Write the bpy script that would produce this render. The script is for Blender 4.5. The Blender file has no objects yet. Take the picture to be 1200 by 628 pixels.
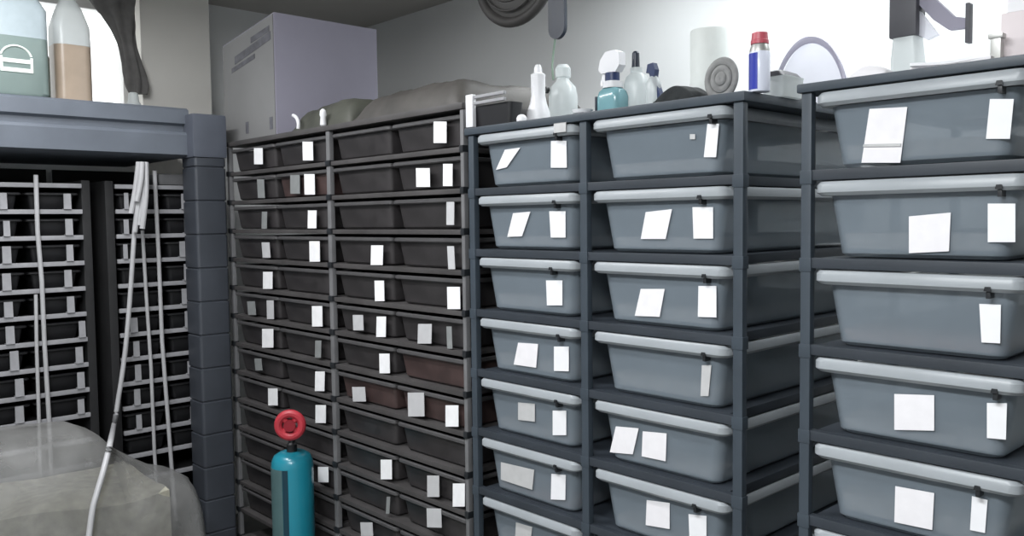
import bpy, bmesh, math, random
from mathutils import Vector, Matrix, noise
random.seed(7)
S = bpy.context.scene
COL = S.collection
ZC = 1.45                       # eye height of the camera above the floor

# ------------------------------------------------------------------ camera
RIGHT = Vector((0.68126, 0.73193, -0.01190))
DOWN = Vector((0.03301, -0.04697, -0.99835))
FWD = Vector((-0.73129, 0.67975, -0.05617))
FWD.normalize()
RIGHT = (RIGHT - FWD * RIGHT.dot(FWD)).normalized()
DOWN = FWD.cross(RIGHT)
FPX = 993.29
cam_data = bpy.data.cameras.new('camera')
cam_data.sensor_width = 36
cam_data.lens = FPX / 1200 * 36
cam_data.clip_start = .02
cam = bpy.data.objects.new('camera', cam_data)
COL.objects.link(cam)
M = Matrix((RIGHT, -DOWN, -FWD)).transposed().to_4x4()
M.translation = (0, 0, ZC)
cam.matrix_world = M
S.camera = cam

def ray(u, v):
    return RIGHT * ((u - 600) / FPX) + DOWN * ((v - 314) / FPX) + FWD
def at_y(u, v, Y):              # a point of the wall-parallel plane y = Y, measured on the photograph
    d = ray(u, v); d = d * (Y / d.y); return Vector((d.x, d.y, d.z + ZC))
def at_x(u, v, X):
    d = ray(u, v); d = d * (X / d.x); return Vector((d.x, d.y, d.z + ZC))

# --------------------------------------------------------------- materials
def mat(name, col, rough=.5, metal=0, var=.08, scale=14, bump=0.0, coat=0, trans=0, clear=0, emit=0, spec=.5, sss=0):
    m = bpy.data.materials.new(name); m.use_nodes = True
    nt = m.node_tree; N = nt.nodes; L = nt.links
    b = N['Principled BSDF']; out = N['Material Output']
    tc = N.new('ShaderNodeTexCoord'); nz = N.new('ShaderNodeTexNoise')
    nz.inputs['Scale'].default_value = scale; nz.inputs['Detail'].default_value = 5
    L.new(tc.outputs['Object'], nz.inputs['Vector'])
    rp = N.new('ShaderNodeValToRGB')
    rp.color_ramp.elements[0].position = .3; rp.color_ramp.elements[1].position = .7
    rp.color_ramp.elements[0].color = tuple(max(0, c * (1 - var)) for c in col) + (1,)
    rp.color_ramp.elements[1].color = tuple(min(1, c * (1 + var)) for c in col) + (1,)
    L.new(nz.outputs['Fac'], rp.inputs['Fac']); L.new(rp.outputs['Color'], b.inputs['Base Color'])
    b.inputs['Roughness'].default_value = rough; b.inputs['Metallic'].default_value = metal
    b.inputs['Coat Weight'].default_value = coat; b.inputs['Specular IOR Level'].default_value = spec
    b.inputs['Transmission Weight'].default_value = trans
    if bump:
        bp = N.new('ShaderNodeBump'); bp.inputs['Strength'].default_value = bump; bp.inputs['Distance'].default_value = .01
        L.new(nz.outputs['Fac'], bp.inputs['Height']); L.new(bp.outputs['Normal'], b.inputs['Normal'])
    if emit:
        L.new(rp.outputs['Color'], b.inputs['Emission Color']); b.inputs['Emission Strength'].default_value = emit
    last = b.outputs[0]
    if sss:
        tl = N.new('ShaderNodeBsdfTranslucent'); L.new(rp.outputs['Color'], tl.inputs['Color'])
        mx = N.new('ShaderNodeMixShader'); mx.inputs[0].default_value = sss
        L.new(last, mx.inputs[1]); L.new(tl.outputs[0], mx.inputs[2]); last = mx.outputs[0]
    if clear:
        tr = N.new('ShaderNodeBsdfTransparent')
        mx = N.new('ShaderNodeMixShader'); mx.inputs[0].default_value = clear
        L.new(last, mx.inputs[1]); L.new(tr.outputs[0], mx.inputs[2]); last = mx.outputs[0]
    L.new(last, out.inputs['Surface'])
    return m

MT = dict(
    wall=mat('wall_paint', (.70, .71, .71), .85, var=.02, scale=3, bump=.03),
    pier=mat('pier_paint', (.84, .82, .77), .8, var=.03, scale=3),
    ceil=mat('ceiling_paint', (.50, .48, .45), .9, var=.04, scale=2),
    floor=mat('concrete', (.20, .20, .19), .8, var=.15, scale=5, bump=.1),
    frame=mat('slate_plastic', (.042, .055, .070), .45, var=.12, scale=9),
    shelf=mat('slate_shelf', (.030, .037, .047), .5, var=.15, scale=9),
    tub=mat('translucent_tub', (.34, .40, .455), .33, var=.06, scale=6, clear=.48, sss=.35),
    rim=mat('tub_rim', (.40, .43, .455), .35, var=.06, scale=10, sss=.2),
    bedwarm=mat('red_brown_shavings', (.46, .30, .25), .95, var=.35, scale=60, bump=.6),
    bed=mat('wood_shavings', (.56, .50, .45), .95, var=.35, scale=60, bump=.6),
    card=mat('white_card', (.86, .86, .88), .6, var=.02, scale=30),
    paper=mat('white_paper', (.84, .82, .84), .7, var=.03, scale=40),
    greypaper=mat('grey_paper', (.52, .52, .52), .7, var=.05, scale=40),
    mark=mat('grey_ink', (.30, .30, .33), .7, var=.1),
    clip=mat('black_clip', (.015, .017, .02), .4, var=.1),
    dtub=mat('smoky_tub', (.034, .031, .032), .38, var=.3, scale=12),
    dred=mat('red_brown_tub', (.060, .038, .036), .45, var=.4, scale=10),
    drim=mat('smoky_rim', (.075, .073, .075), .4, var=.2, scale=14),
    dshelf=mat('dark_board', (.060, .056, .056), .55, var=.25, scale=7),
    dpost=mat('grey_post', (.15, .15, .155), .5, var=.15, scale=12),
    dback=mat('black_panel', (.012, .012, .013), .7, var=.2),
    ltub=mat('black_tub', (.016, .016, .018), .5, var=.25, scale=12),
    rail=mat('white_rail', (.30, .30, .315), .5, var=.12, scale=25),
    pipe=mat('white_pipe', (.42, .42, .43), .4, var=.06, scale=20),
    bench=mat('bluegrey_plastic', (.125, .142, .17), .5, var=.10, scale=8, bump=.05),
    benchd=mat('bluegrey_plastic_dark', (.085, .095, .12), .55, var=.10, scale=8, bump=.05),
    post=mat('corner_post_plastic', (.046, .052, .064), .5, var=.12, scale=8, bump=.05),
    film=mat('clear_film', (.30, .30, .295), .5, var=.25, scale=6, bump=.5, clear=.50, sss=.2, spec=.3),
    filmin=mat('pale_bedding', (.30, .29, .235), .95, var=.25, scale=30, bump=.5),
    boxl=mat('lilac_card', (.27, .26, .32), .7, var=.04, scale=5),
    boxf=mat('grey_card', (.20, .20, .20), .75, var=.06, scale=5),
    boxm=mat('grey_print', (.10, .10, .115), .7, var=.3, scale=30),
    teal=mat('teal_paint', (.010, .22, .30), .32, var=.10, scale=6, coat=.4),
    tealdark=mat('dark_teal_reflection', (.004, .035, .055), .4, var=.1),
    greyteal=mat('grey_teal_reflection', (.07, .13, .135), .5, var=.1),
    red=mat('red_plastic', (.42, .03, .045), .45, var=.15, scale=20),
    redd=mat('dark_red_plastic', (.22, .005, .015), .45, var=.15, scale=20),
    black=mat('black_plastic', (.015, .015, .017), .4, var=.15),
    dgrey=mat('dark_grey_plastic', (.055, .055, .065), .5, var=.12),
    navy=mat('navy_plastic', (.02, .035, .10), .35, var=.1),
    slate=mat('slate_blue', (.014, .021, .036), .4, var=.08),
    fan=mat('fan_grey', (.10, .097, .094), .55, var=.06),
    fan2=mat('fan_ring_grey', (.06, .057, .055), .5, var=.06),
    white=mat('white_plastic', (.84, .84, .86), .35, var=.02, sss=.15),
    frost=mat('frosted_plastic', (.70, .74, .74), .3, var=.03, clear=.25, sss=.3),
    hoop=mat('lilac_clear_plastic', (.36, .34, .44), .25, var=.04, clear=.3, sss=.2),
    dome=mat('pale_clear_plastic', (.78, .78, .84), .25, var=.03, clear=.35, sss=.4),
    tealbottle=mat('teal_liquid', (.22, .42, .46), .2, var=.15, scale=12, sss=.2),
    blue=mat('can_blue', (.03, .045, .36), .3, var=.05, coat=.3),
    canwhite=mat('can_white', (.72, .75, .86), .3, var=.03, coat=.3),
    capred=mat('cap_red', (.50, .09, .12), .4, var=.05),
    steel=mat('dull_metal', (.45, .45, .43), .4, metal=.6, var=.08),
    grey=mat('mid_grey', (.27, .27, .265), .8, var=.15, scale=50, bump=.4),
    roll=mat('paper_roll', (.80, .83, .80), .9, var=.02, scale=40, bump=.1),
    tarp=mat('olive_grey_tarp', (.055, .057, .045), .6, var=.35, scale=9, bump=.3),
    tarp2=mat('brown_grey_tarp', (.060, .055, .050), .6, var=.35, scale=9, bump=.3),
    jug=mat('green_grey_jug', (.30, .38, .36), .25, var=.05, sss=.3, clear=.08),
    jugtop=mat('pale_blue_jug', (.55, .64, .68), .25, var=.08, sss=.3, clear=.15),
    emblem=mat('pale_emblem', (.72, .80, .74), .5, var=.02),
    green=mat('dark_green_plastic', (.07, .12, .09), .35, var=.1),
    tan=mat('tan_liquid', (.50, .40, .31), .3, var=.08, sss=.2),
    curtain=mat('grey_curtain', (.17, .165, .16), .9, var=.2, scale=20, bump=.2),
    pane=mat('daylight_pane', (.95, .97, .97), .3, var=.01, emit=.75),
    vinyl=mat('white_vinyl', (.75, .75, .74), .4, var=.02),
    pink=mat('pinkish_card', (.80, .72, .73), .6, var=.03),
    greencord=mat('green_cord', (.20, .28, .22), .6, var=.1),
    cloth=mat('dark_cloth', (.02, .023, .024), .95, var=.3, scale=40, bump=.4),
    lamp=mat('lamp_diffuser', (.95, .97, 1.0), .4, var=.01, emit=3.0),
)

# ------------------------------------------------------------ mesh building
class MB:
    def __init__(s, origin=(0, 0, 0)):
        s.bm = bmesh.new(); s.o = Vector(origin)
    def v(s, p): return s.bm.verts.new(Vector(p) - s.o)
    def f(s, vs):
        try: return s.bm.faces.new(vs)
        except ValueError: return None
    def box(s, x0, x1, y0, y1, z0, z1, bev=0):
        b = bmesh.new()
        bmesh.ops.create_cube(b, size=1)
        for q in b.verts:
            q.co = Vector(((x0 + x1) / 2 + q.co.x * (x1 - x0), (y0 + y1) / 2 + q.co.y * (y1 - y0), (z0 + z1) / 2 + q.co.z * (z1 - z0)))
        if bev: bmesh.ops.bevel(b, geom=b.edges[:], offset=bev, segments=2, profile=.7, affect='EDGES')
        s.add(b); return s
    def add(s, b, mtx=None):
        mp = {}
        for q in b.verts:
            co = mtx @ q.co if mtx else q.co
            mp[q] = s.v(co)
        for fc in b.faces: s.f([mp[q] for q in fc.verts])
        b.free(); return s
    def loft(s, rings, cap=True, closed=True):
        rr = [[s.v(p) for p in r] for r in rings]
        n = len(rr[0])
        for a, b in zip(rr, rr[1:]):
            for i in range(n if closed else n - 1):
                j = (i + 1) % n
                s.f([a[i], a[j], b[j], b[i]])
        if cap:
            s.f(list(reversed(rr[0]))); s.f(rr[-1])
        return s
    def lathe(s, prof, c=(0, 0, 0), n=28, axis='z', sx=1, sy=1):
        c = Vector(c); rings = []
        for r, z in prof:
            ring = []
            for i in range(n):
                a = 2 * math.pi * i / n
                p = Vector((r * math.cos(a) * sx, r * math.sin(a) * sy, z))
                if axis == 'y': p = Vector((p.x, p.z, p.y))
                if axis == 'x': p = Vector((p.z, p.x, p.y))
                ring.append(c + p)
            rings.append(ring)
        return s.loft(rings)
    def tube(s, pts, r, n=10, rs=None):
        pts = [Vector(p) for p in pts]; rings = []
        up = Vector((.13, .27, .95)).normalized()
        for i, p in enumerate(pts):
            t = (pts[min(i + 1, len(pts) - 1)] - pts[max(i - 1, 0)]).normalized()
            a = t.cross(up)
            if a.length < .05: a = t.cross(Vector((1, 0, 0)))
            a.normalize(); b = t.cross(a)
            q = rs[i] if rs else r
            rings.append([p + (a * math.cos(2 * math.pi * k / n) + b * math.sin(2 * math.pi * k / n)) * q for k in range(n)])
        return s.loft(rings)
    def prism(s, poly, d):                     # closed polygon pushed along vector d
        d = Vector(d)
        return s.loft([[Vector(p) for p in poly], [Vector(p) + d for p in poly]])
    def torus(s, c, R, r, nx=32, nr=10, axis='y', a0=0, a1=2 * math.pi, sz=1):
        pts = []
        full = abs(a1 - a0 - 2 * math.pi) < 1e-6
        m = nx if full else nx + 1
        rings = []
        for i in range(m):
            a = a0 + (a1 - a0) * i / nx
            ring = []
            for k in range(nr):
                b = 2 * math.pi * k / nr
                rad = R + r * math.cos(b)
                p = (rad * math.cos(a), r * math.sin(b), rad * math.sin(a) * sz)
                if axis == 'z': p = (p[0], p[2], p[1])
                if axis == 'x': p = (p[1], p[0], p[2])
                ring.append(Vector(c) + Vector(p))
            rings.append(ring)
        if full:
            rings.append(rings[0]); s.loft(rings, cap=False)
            bmesh.ops.remove_doubles(s.bm, verts=s.bm.verts[:], dist=1e-6)
        else: s.loft(rings)
        return s
    def build(s, name, m, parent=None, smooth=True, angle=35):
        bmesh.ops.recalc_face_normals(s.bm, faces=s.bm.faces[:])
        me = bpy.data.meshes.new(name)
        for fc in s.bm.faces: fc.smooth = smooth
        if smooth:
            for e in s.bm.edges:
                if len(e.link_faces) == 2 and e.calc_face_angle(0) > math.radians(angle): e.smooth = False
        s.bm.to_mesh(me); s.bm.free()
        me.materials.append(MT[m] if isinstance(m, str) else m)
        o = bpy.data.objects.new(name, me); COL.objects.link(o)
        if parent: o.parent = parent
        else: o.location = s.o
        return o

USED = {}
def tag(o, label, cat, group=None):
    n = len(label.split())
    assert 4 <= n <= 16, (n, label)
    assert label not in USED, label
    USED[label] = 1
    o['label'] = label; o['category'] = cat
    if group: o['group'] = group
    return o
def empty(name, loc, label, cat, group=None):
    o = bpy.data.objects.new(name, None); COL.objects.link(o)
    o.location = loc; o.empty_display_size = .05
    tag(o, label, cat, group); return o
def struct(name, mb, m):
    o = mb.build(name, m, smooth=False); o['kind'] = 'structure'; return o
def copy_tree(o, parent=None):
    c = o.copy(); COL.objects.link(c)
    if parent: c.parent = parent
    for ch in o.children: copy_tree(ch, c)
    return c
def rrect(x0, x1, y0, y1, z, r, n=4):
    out = []
    for cx, cy, a in ((x1 - r, y1 - r, 0), (x0 + r, y1 - r, 90), (x0 + r, y0 + r, 180), (x1 - r, y0 + r, 270)):
        for i in range(n + 1):
            t = math.radians(a + 90 * i / n)
            out.append(Vector((cx + r * math.cos(t), cy + r * math.sin(t), z)))
    return out
ORD = ['top', 'second', 'third', 'fourth', 'fifth', 'sixth', 'seventh', 'eighth', 'ninth', 'tenth', 'eleventh', 'twelfth', 'thirteenth']

# ------------------------------------------------------------------ setting
XL, XR, YB, YF, ZT = -4.0, 2.0, 2.6, -2.0, ZC + 1.05
struct('floor', MB().box(XL - .1, XR + .1, YF - .1, YB + .1, -.1, 0), 'floor')
struct('ceiling', MB().box(XL - .1, XR + .1, YF - .1, YB + .1, ZT, ZT + .1), 'ceil')
struct('wall_back', MB().box(XL - .1, XR + .1, YB, YB + .1, 0, ZT), 'wall')
struct('wall_front', MB().box(XL - .1, XR + .1, YF - .1, YF, 0, ZT), 'wall')
struct('wall_right', MB().box(XR, XR + .1, YF, YB, 0, ZT), 'wall')
# left wall with a window opening behind the bottles
wy0, wy1, wz0, wz1 = .35, 1.385, ZC + .38, ZC + .98
w = MB()
w.box(XL - .1, XL, YF, wy0, 0, ZT); w.box(XL - .1, XL, wy1, YB, 0, ZT)
w.box(XL - .1, XL, wy0, wy1, 0, wz0); w.box(XL - .1, XL, wy0, wy1, wz1, ZT)
struct('wall_left', w, 'wall')
wf = MB()
for a, b, c, d in ((wy0, wy1, wz0, wz0 + .04), (wy0, wy1, wz1 - .04, wz1), (wy0, wy0 + .04, wz0, wz1), (wy1 - .04, wy1, wz0, wz1)):
    wf.box(XL - .08, XL + .012, a, b, c, d, .004)
win = struct('window_1', wf, 'vinyl')
pn = MB().box(XL - .06, XL - .05, wy0 + .03, wy1 - .03, wz0 + .03, wz1 - .03).build('pane', 'pane', win)
# pale pier at the corner
p0, p1 = at_x(165, 50, -3.84), at_x(246, 50, -3.84)
struct('trim_1', MB().box(XL + .0, -3.84, p0.y, p1.y, 0, ZT - .002, .004), 'pier')

# ceiling lamps, all out of view, set where their light is wanted
def ceiling_lamp(x, y, lx, ly, power, label, col=(1, 1, 1)):
    t = empty('ceiling_lamp', (x, y, ZT - .06), label, 'lamp', 'ceiling tube lamps')
    MB().box(-lx / 2, lx / 2, -ly / 2, ly / 2, .02, .06, .006).build('housing', 'vinyl', t)
    MB().box(-lx / 2 + .02, lx / 2 - .02, -ly / 2 + .02, ly / 2 - .02, .004, .02, .003).build('diffuser', 'lamp', t)
    ld = bpy.data.lights.new('lamp_light', 'AREA'); ld.shape = 'RECTANGLE'
    ld.size = lx; ld.size_y = ly; ld.energy = power; ld.color = col
    lo = bpy.data.objects.new('lamp_light', ld); COL.objects.link(lo)
    lo.location = (x, y, ZT - .075)
    return t
ceiling_lamp(-1.0, 2.10, 2.0, .12, 10.5, 'long white ceiling tube lamp over the tub rack top', (.93, .98, 1))
ceiling_lamp(-2.3, .55, 1.2, .14, 14, 'slim white fill lamp added on the ceiling over the bench aisle', (.97, .98, 1))  # added fill, unseen, to light the pier and the lilac box
ceiling_lamp(-.55, -.25, 1.2, .3, 33, 'wide white ceiling lamp over the middle of the room', (.95, .98, 1))

# -------------------------------------------------- translucent tubs (proto)
YA = 1.453; ZA = ZC + .2105; ROW = .16
LIPH, LIPIN, FRONT = .026, .018, .020
BH = .118
def tub_parts(W, D, parent, taper=.018):
    # local origin: bottom, at the middle of the front lip edge; y runs into the rack
    h0, h1 = .0, BH - .006
    hw = W / 2
    def R(z, ins):
        t = 1 - z / h1
        a = LIPIN + taper * t + ins
        return rrect(-hw + a, hw - a, FRONT + .008 * t + ins, D - LIPIN - taper * t - ins, z, .022)
    b = MB()
    rings = [R(h0 + .002, .006), R(h0 + .008, 0), R(h1 * .5, 0), R(h1, 0), R(h1, .0025), R(h1 * .5, .0025), R(.010, .0025)]
    b.loft(rings)
    b.build('tub_body', 'tub', parent)
    r = MB()
    zt = BH + LIPH - .006
    z0 = zt - LIPH
    def L(ins, z): return rrect(-hw + ins, hw - ins, ins, D - ins, z, .02)
    inn = LIPIN + .0035
    rings = [L(inn, z0 + .006), L(.006, z0), L(0, z0 + .006), L(0, zt - .007), L(.004, zt - .001), L(.010, zt), L(inn, zt - .003), L(inn, z0 + .006)]
    r.loft(rings, cap=False)
    bmesh.ops.remove_doubles(r.bm, verts=r.bm.verts[:], dist=1e-6)
    r.build('tub_rim', 'rim', parent)
    d = MB()
    g = .006
    ins = LIPIN + taper + g
    n = 8
    top = []
    for ring_z, e in ((.0125, 0), (.034, -.0035)):
        top.append(rrect(-hw + ins + e, hw - ins - e, FRONT + .008 + g + e, D - ins - e, ring_z, .018))
    d.loft(top); d.build('bedding', 'bed', parent)

def quad_card(parent, base, pts, name, m, th=.0012, yoff=0, label=None):
    # pts: the four corners measured on the photograph, laid on the tub's front face
    P = []
    for u, v in pts:
        y = YA + FRONT + yoff
        p = at_y(u, v, y)
        t = max(0, min(1, 1 - (p.z - base.z) / (BH - .006)))
        p = at_y(u, v, y + .008 * t - .0022)
        P.append(p - base)
    b = MB(); b.prism(P, (0, -th, 0))
    o = b.build(name, m, parent, smooth=False)
    if label: o['label'] = label
    return o
def card_clip(parent, base, pts):
    a = at_y(*pts[0], YA + .012) - base; b2 = at_y(*pts[1], YA + .012) - base
    cx = (a.x + b2.x) / 2; w = .0055
    zt = BH + LIPH - .006; z0 = zt - LIPH
    c = MB()
    c.prism([(cx - w, -.003, z0 + .002), (cx + w, -.003, z0 + .002), (cx + w * .7, -.003, z0 + .009), (cx - w * .7, -.003, z0 + .009)], (0, .003, 0))
    c.box(cx - w * .6, cx + w * .6, .001, FRONT + .002, z0 - .010, z0 + .001, .001)
    c.build('card_clip', 'clip', parent)

# each tub: paper labels, white hanging card (corner pixels on the photograph), extra wording
A_LEFT = [
 dict(papers=[((581.5,199),(592,175.5),(610,173),(594,196))], card=((646,165),(664,165),(664.5,196.5),(645.8,196.5)), txt='with a slanted paper strip and white card'),
 dict(papers=[((594.8,277.5),(601.5,249.8),(621.8,248),(612,276.8))], card=((644,247.5),(663,247.5),(663,278.3),(645.8,278.3)), txt='with a slanted square paper and white card'),
 dict(papers=[], card=((640.2,328.5),(659.3,328.5),(659.3,357.8),(641.3,357.8)), txt='with only one white card'),
 dict(papers=[((602.3,427),(607.5,401.5),(630.8,403),(628.5,430.8))], card=((649.5,406),(666.8,406),(666.8,435),(649.5,434.5)), txt='with a square paper beside its card'),
 dict(papers=[((607.5,471.5),(627,473),(627,494),(607.5,491.8))], pm='greypaper', card=((648,481),(663.8,481),(663.8,509.8),(648,509.8)), txt='with a square grey paper and white card'),
 dict(warm=1, papers=[((587.3,541.5),(626.3,550.5),(624,573.8),(587.3,561.8))], pm='greypaper', card=((646.5,555),(663.3,556.5),(662.7,585.8),(645.8,585)), txt='with a wide grey paper and white card'),
 dict(papers=[((605,612),(624,617.5),(622,634),(604,630))], pm='greypaper', card=None, txt='with one grey paper'),
]
A_RIGHT = [
 dict(papers=[], card=((829.3,145),(842.9,145),(839.4,184.2),(825.1,184.2)), dot=(811.8,160.2), txt='with a narrow tilted card and tiny white spot'),
 dict(papers=[((751.2,280),(757,248.5),(787.8,245),(780.3,280))], card=((811.8,242.7),(835.9,242.7),(835.9,279.5),(813,279.5)), txt='with a slanted pinkish paper and wide card'),
 dict(papers=[((744.2,370),(751.2,338.5),(779.2,338.5),(773.3,371.2))], card=((818.8,335),(839.8,335),(839.8,371.9),(818.1,371.2)), txt='with a slanted white paper and card'),
 dict(papers=[], card=((822.8,427.8),(834,427.8),(830.5,464),(821.2,464)), cm='greypaper', txt='with only a thin greyish card'),
 dict(papers=[((722,499.5),(748.8,501.8),(741.8,532.2),(715,529.8)), ((753.5,505.3),(781.5,507.7),(780.3,540.3),(752.3,534.5))], card=None, txt='with two square papers side by side'),
 dict(papers=[((758.2,585.8),(785,589.3),(785,619.7),(757,615))], card=((807.2,602.2),(828.2,604.5),(828.2,634),(808.3,633)), txt='with a square pinkish paper and card'),
 dict(papers=[], card=None, txt='with no card, cut by the lower edge'),
]
R_TUBS = [
 dict(papers=[((1019.2,127.7),(1063.5,125.3),(1055.3,190.7),(1009.8,190.7))], fold=((1012,169),(1056,168),(1055.6,171.5),(1011.7,172)), card=((1160.3,116),(1188.3,116),(1183.7,162.7),(1155.7,162.7)), txt='with a large slanted folded paper'),
 dict(papers=[((1065.4,253.5),(1114.4,249),(1112.3,294.4),(1065.4,296.6))], card=((1157.8,238.5),(1190,238.5),(1190,283.7),(1157.8,283.7)), txt='with a square middle paper and a card'),
 dict(warm=1, papers=[], card=((1147.8,356),(1173.2,357),(1172.2,402.2),(1150.4,401.1)), txt='with only one white card'),
 dict(papers=[((1048.3,461.5),(1095,463),(1095,504.5),(1048.3,503.5))], card=((1156.8,472),(1180.2,472.5),(1179,515),(1156.8,513)), cm2=1, txt='with a square paper and greyish card'),
 dict(papers=[((1049.5,569.5),(1095,577.7),(1092.7,620.8),(1048.3,611.5))], card=((1139.3,581.2),(1157.5,585.8),(1154.5,624.3),(1137,620.8)), txt='with a notched paper and narrow card'),
 dict(papers=[], card=None, txt='with no card, cut by the lower edge'),
]
TUB_D = .70
proto = {}
def get_tub(W, loc, label, group):
    if W not in proto:
        t = empty('storage_tub', loc, label, 'tub', group)
        tub_parts(W, TUB_D, t)
        proto[W] = t
        t['_n'] = 0
        proto[W, 'parts'] = list(t.children)
        del t['_n']
        return t
    src = proto[W]
    t = src.copy(); COL.objects.link(t); t.location = loc
    USED.pop(label, None); tag(t, label, 'tub', group)
    for ch in proto[W, 'parts']:
        c = ch.copy(); COL.objects.link(c); c.parent = t
    return t
def place_tubs(lst, x0, x1, W, colname, group):
    for k, d in enumerate(lst):
        zl = ZA - ROW * k
        base = Vector(((x0 + x1) / 2, YA, zl + LIPH / 2 - (BH + LIPH - .006)))
        lab = 'tub %s, %s row, %s' % (d['txt'], ORD[k], colname)
        if len(lab.split()) < 16: lab = 'clear ' + lab
        t = get_tub(W, base, lab, group)
        for ch in t.children:
            if ch.name.startswith('bedding'):
                ch.scale.z = (1.1, .8, 1.3, 1.0, 1.45, .9, 1.2)[(k * 3 + len(lst)) % 7]
                if d.get('warm'): ch.material_slots[0].link = 'OBJECT'; ch.material_slots[0].material = MT['bedwarm']
        for i, p in enumerate(d['papers']):
            o = quad_card(t, base, p, 'paper_label', d.get('pm', 'paper'))
        if d.get('fold'):
            quad_card(t, base, d['fold'], 'fold_line', 'greypaper', yoff=-.0022)
        if d.get('card'):
            quad_card(t, base, d['card'], 'hanging_card', d.get('cm', 'card'))
            card_clip(t, base, d['card'])
        if d.get('dot'):
            u, v = d['dot']
            quad_card(t, base, [(u-3,v-3),(u+3,v-3),(u+3,v+3),(u-3,v+3)], 'sticker', 'greypaper')
# ----------------------------------------------------------- the tub racks
def tub_rack(name, label, posts, pw, top_z, nrows, x0, x1, bt, s0, s1):
    t = empty(name, ((x0 + x1) / 2, YA + .35, 0), label, 'rack')
    o = Vector(t.location)
    y0, y1 = YA + .004, YA + .74
    for px in posts:
        for (ya, yb) in ((y0, y0 + .018), (y1 - .018, y1)):
            b = MB(o)
            b.box(px - pw / 2, px + pw / 2, ya, yb, 0, top_z - bt - .0005, .004)
            for k in range(nrows + 1):                    # moulded collars at each shelf
                zc = ZA - ROW * k + LIPH / 2 - (BH + LIPH - .006) - .010
                if zc > .05: b.box(px - pw / 2 - .0015, px + pw / 2 + .0015, ya - .0015, yb + .0015, zc - .016, zc + .009, .001)
            b.build('post', 'frame', t)
    for k in range(nrows):
        zs = ZA - ROW * k + LIPH / 2 - (BH + LIPH - .006)
        b = MB(o)
        b.box(s0, s1, y0 + .019, y1 - .019, zs - .020, zs - .0005, .003)
        b.box(x0 + .001, x1 - .001, y0 + .001, y0 + .0185, zs - .020, zs - .0005, .003); b.box(x0 + .001, x1 - .001, y1 - .0185, y1 - .001, zs - .020, zs - .0005, .003)
        b.build('shelf', 'shelf', t)
    MB(o).box(x0 - .004, x1 + .004, y0 - .006, y1 + .004, top_z - bt, top_z, .004).build('top_board', 'frame', t)
    return t
ax = [(-1.7008, -1.3488), (-1.2977, -.9405)]
tub_rack('tub_rack', 'slate plastic rack holding two columns of translucent tubs under the spray bottles', [-1.722, -1.3235, -.916], .022, ZC + .2445, 8, -1.738, -.903, .019, -1.70, -.944)
place_tubs(A_LEFT, *ax[0], .352, 'column beside dark rack', 'translucent tubs in the two-column rack')
place_tubs(A_RIGHT, *ax[1], .357, 'column under spray bottles', 'translucent tubs in the two-column rack')
tub_rack('tub_rack', 'slate plastic rack of translucent tubs under the white papers, standing apart', [-.774, -.394], .020, ZC + .242, 8, -.787, -.379, .0165, -.757, -.412)
place_tubs(R_TUBS, -.758, -.411, .347, 'rack under white papers', 'translucent tubs in the separate rack')
# white folded tag sitting on the top tub's rim
a = at_y(657, 141, YA - .001)
t = MB(a); t.box(a.x - .020, a.x + .019, YA - .004, YA - .0015, ZA - .006, ZA + .017, .001); t.box(a.x - .020, a.x + .019, YA - .004, YA + .0, ZA + .0145, ZA + .017, .001)
tag(t.build('folded_tag', 'greypaper'), 'small pale folded tag clipped over the rim of the top tub', 'tag')

# ----------------------------------------------------------- the dark rack
DROW = .1105; DB0 = ZC + .198          # shelf level of the top row
NR = 13
dx0, dxm, dx1 = -3.19, -2.437, -1.746
dr = empty('tub_rack', ((dx0 + dx1) / 2, YA + .33, 0), 'dark rack packed with shallow smoky tubs between grey corner post and translucent tubs', 'rack')
o = Vector(dr.location)
y0, y1 = YA, YA + .66
DT = ZC + .315
for px, pw in ((dx0 + .012, .022), (dxm, .022), (dx1 - .008, .014)):
    for ya, yb in ((y0, y0 + .016), (y1 - .016, y1)):
        b = MB(o); b.box(px - pw / 2, px + pw / 2, ya, yb, 0, DT - .019, .003)
        b.build('post', 'dpost', dr)
for k in range(NR + 1):
    zb = DB0 - DROW * k
    for xa, xb in ((dx0 + .026, dxm - .014), (dxm + .014, dx1 - .016)):
        b = MB(o); b.box(xa, xb, y0 + .002, y1 - .005, zb - .014, zb, .002)
        b.build('shelf', 'dshelf', dr)
    for px, jw in ((dx0 + .012, .013), (dxm, .013), (dx1 - .008, .0075)):
        b = MB(o); b.box(px - jw, px + jw, y0 - .004, y0 + .018, zb - .015, zb + .004, .003)
        b.build('post_joint', 'clip', dr)
MB(o).box(dx0 - .003, dx1, y0 - .004, y1, DT - .018, DT, .004).build('top_board', 'dshelf', dr)
MB(o).box(dx0 + .03, dx1 - .022, y1 - .004, y1 - .001, .1, DT - .02).build('back_panel', 'dback', dr)

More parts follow.
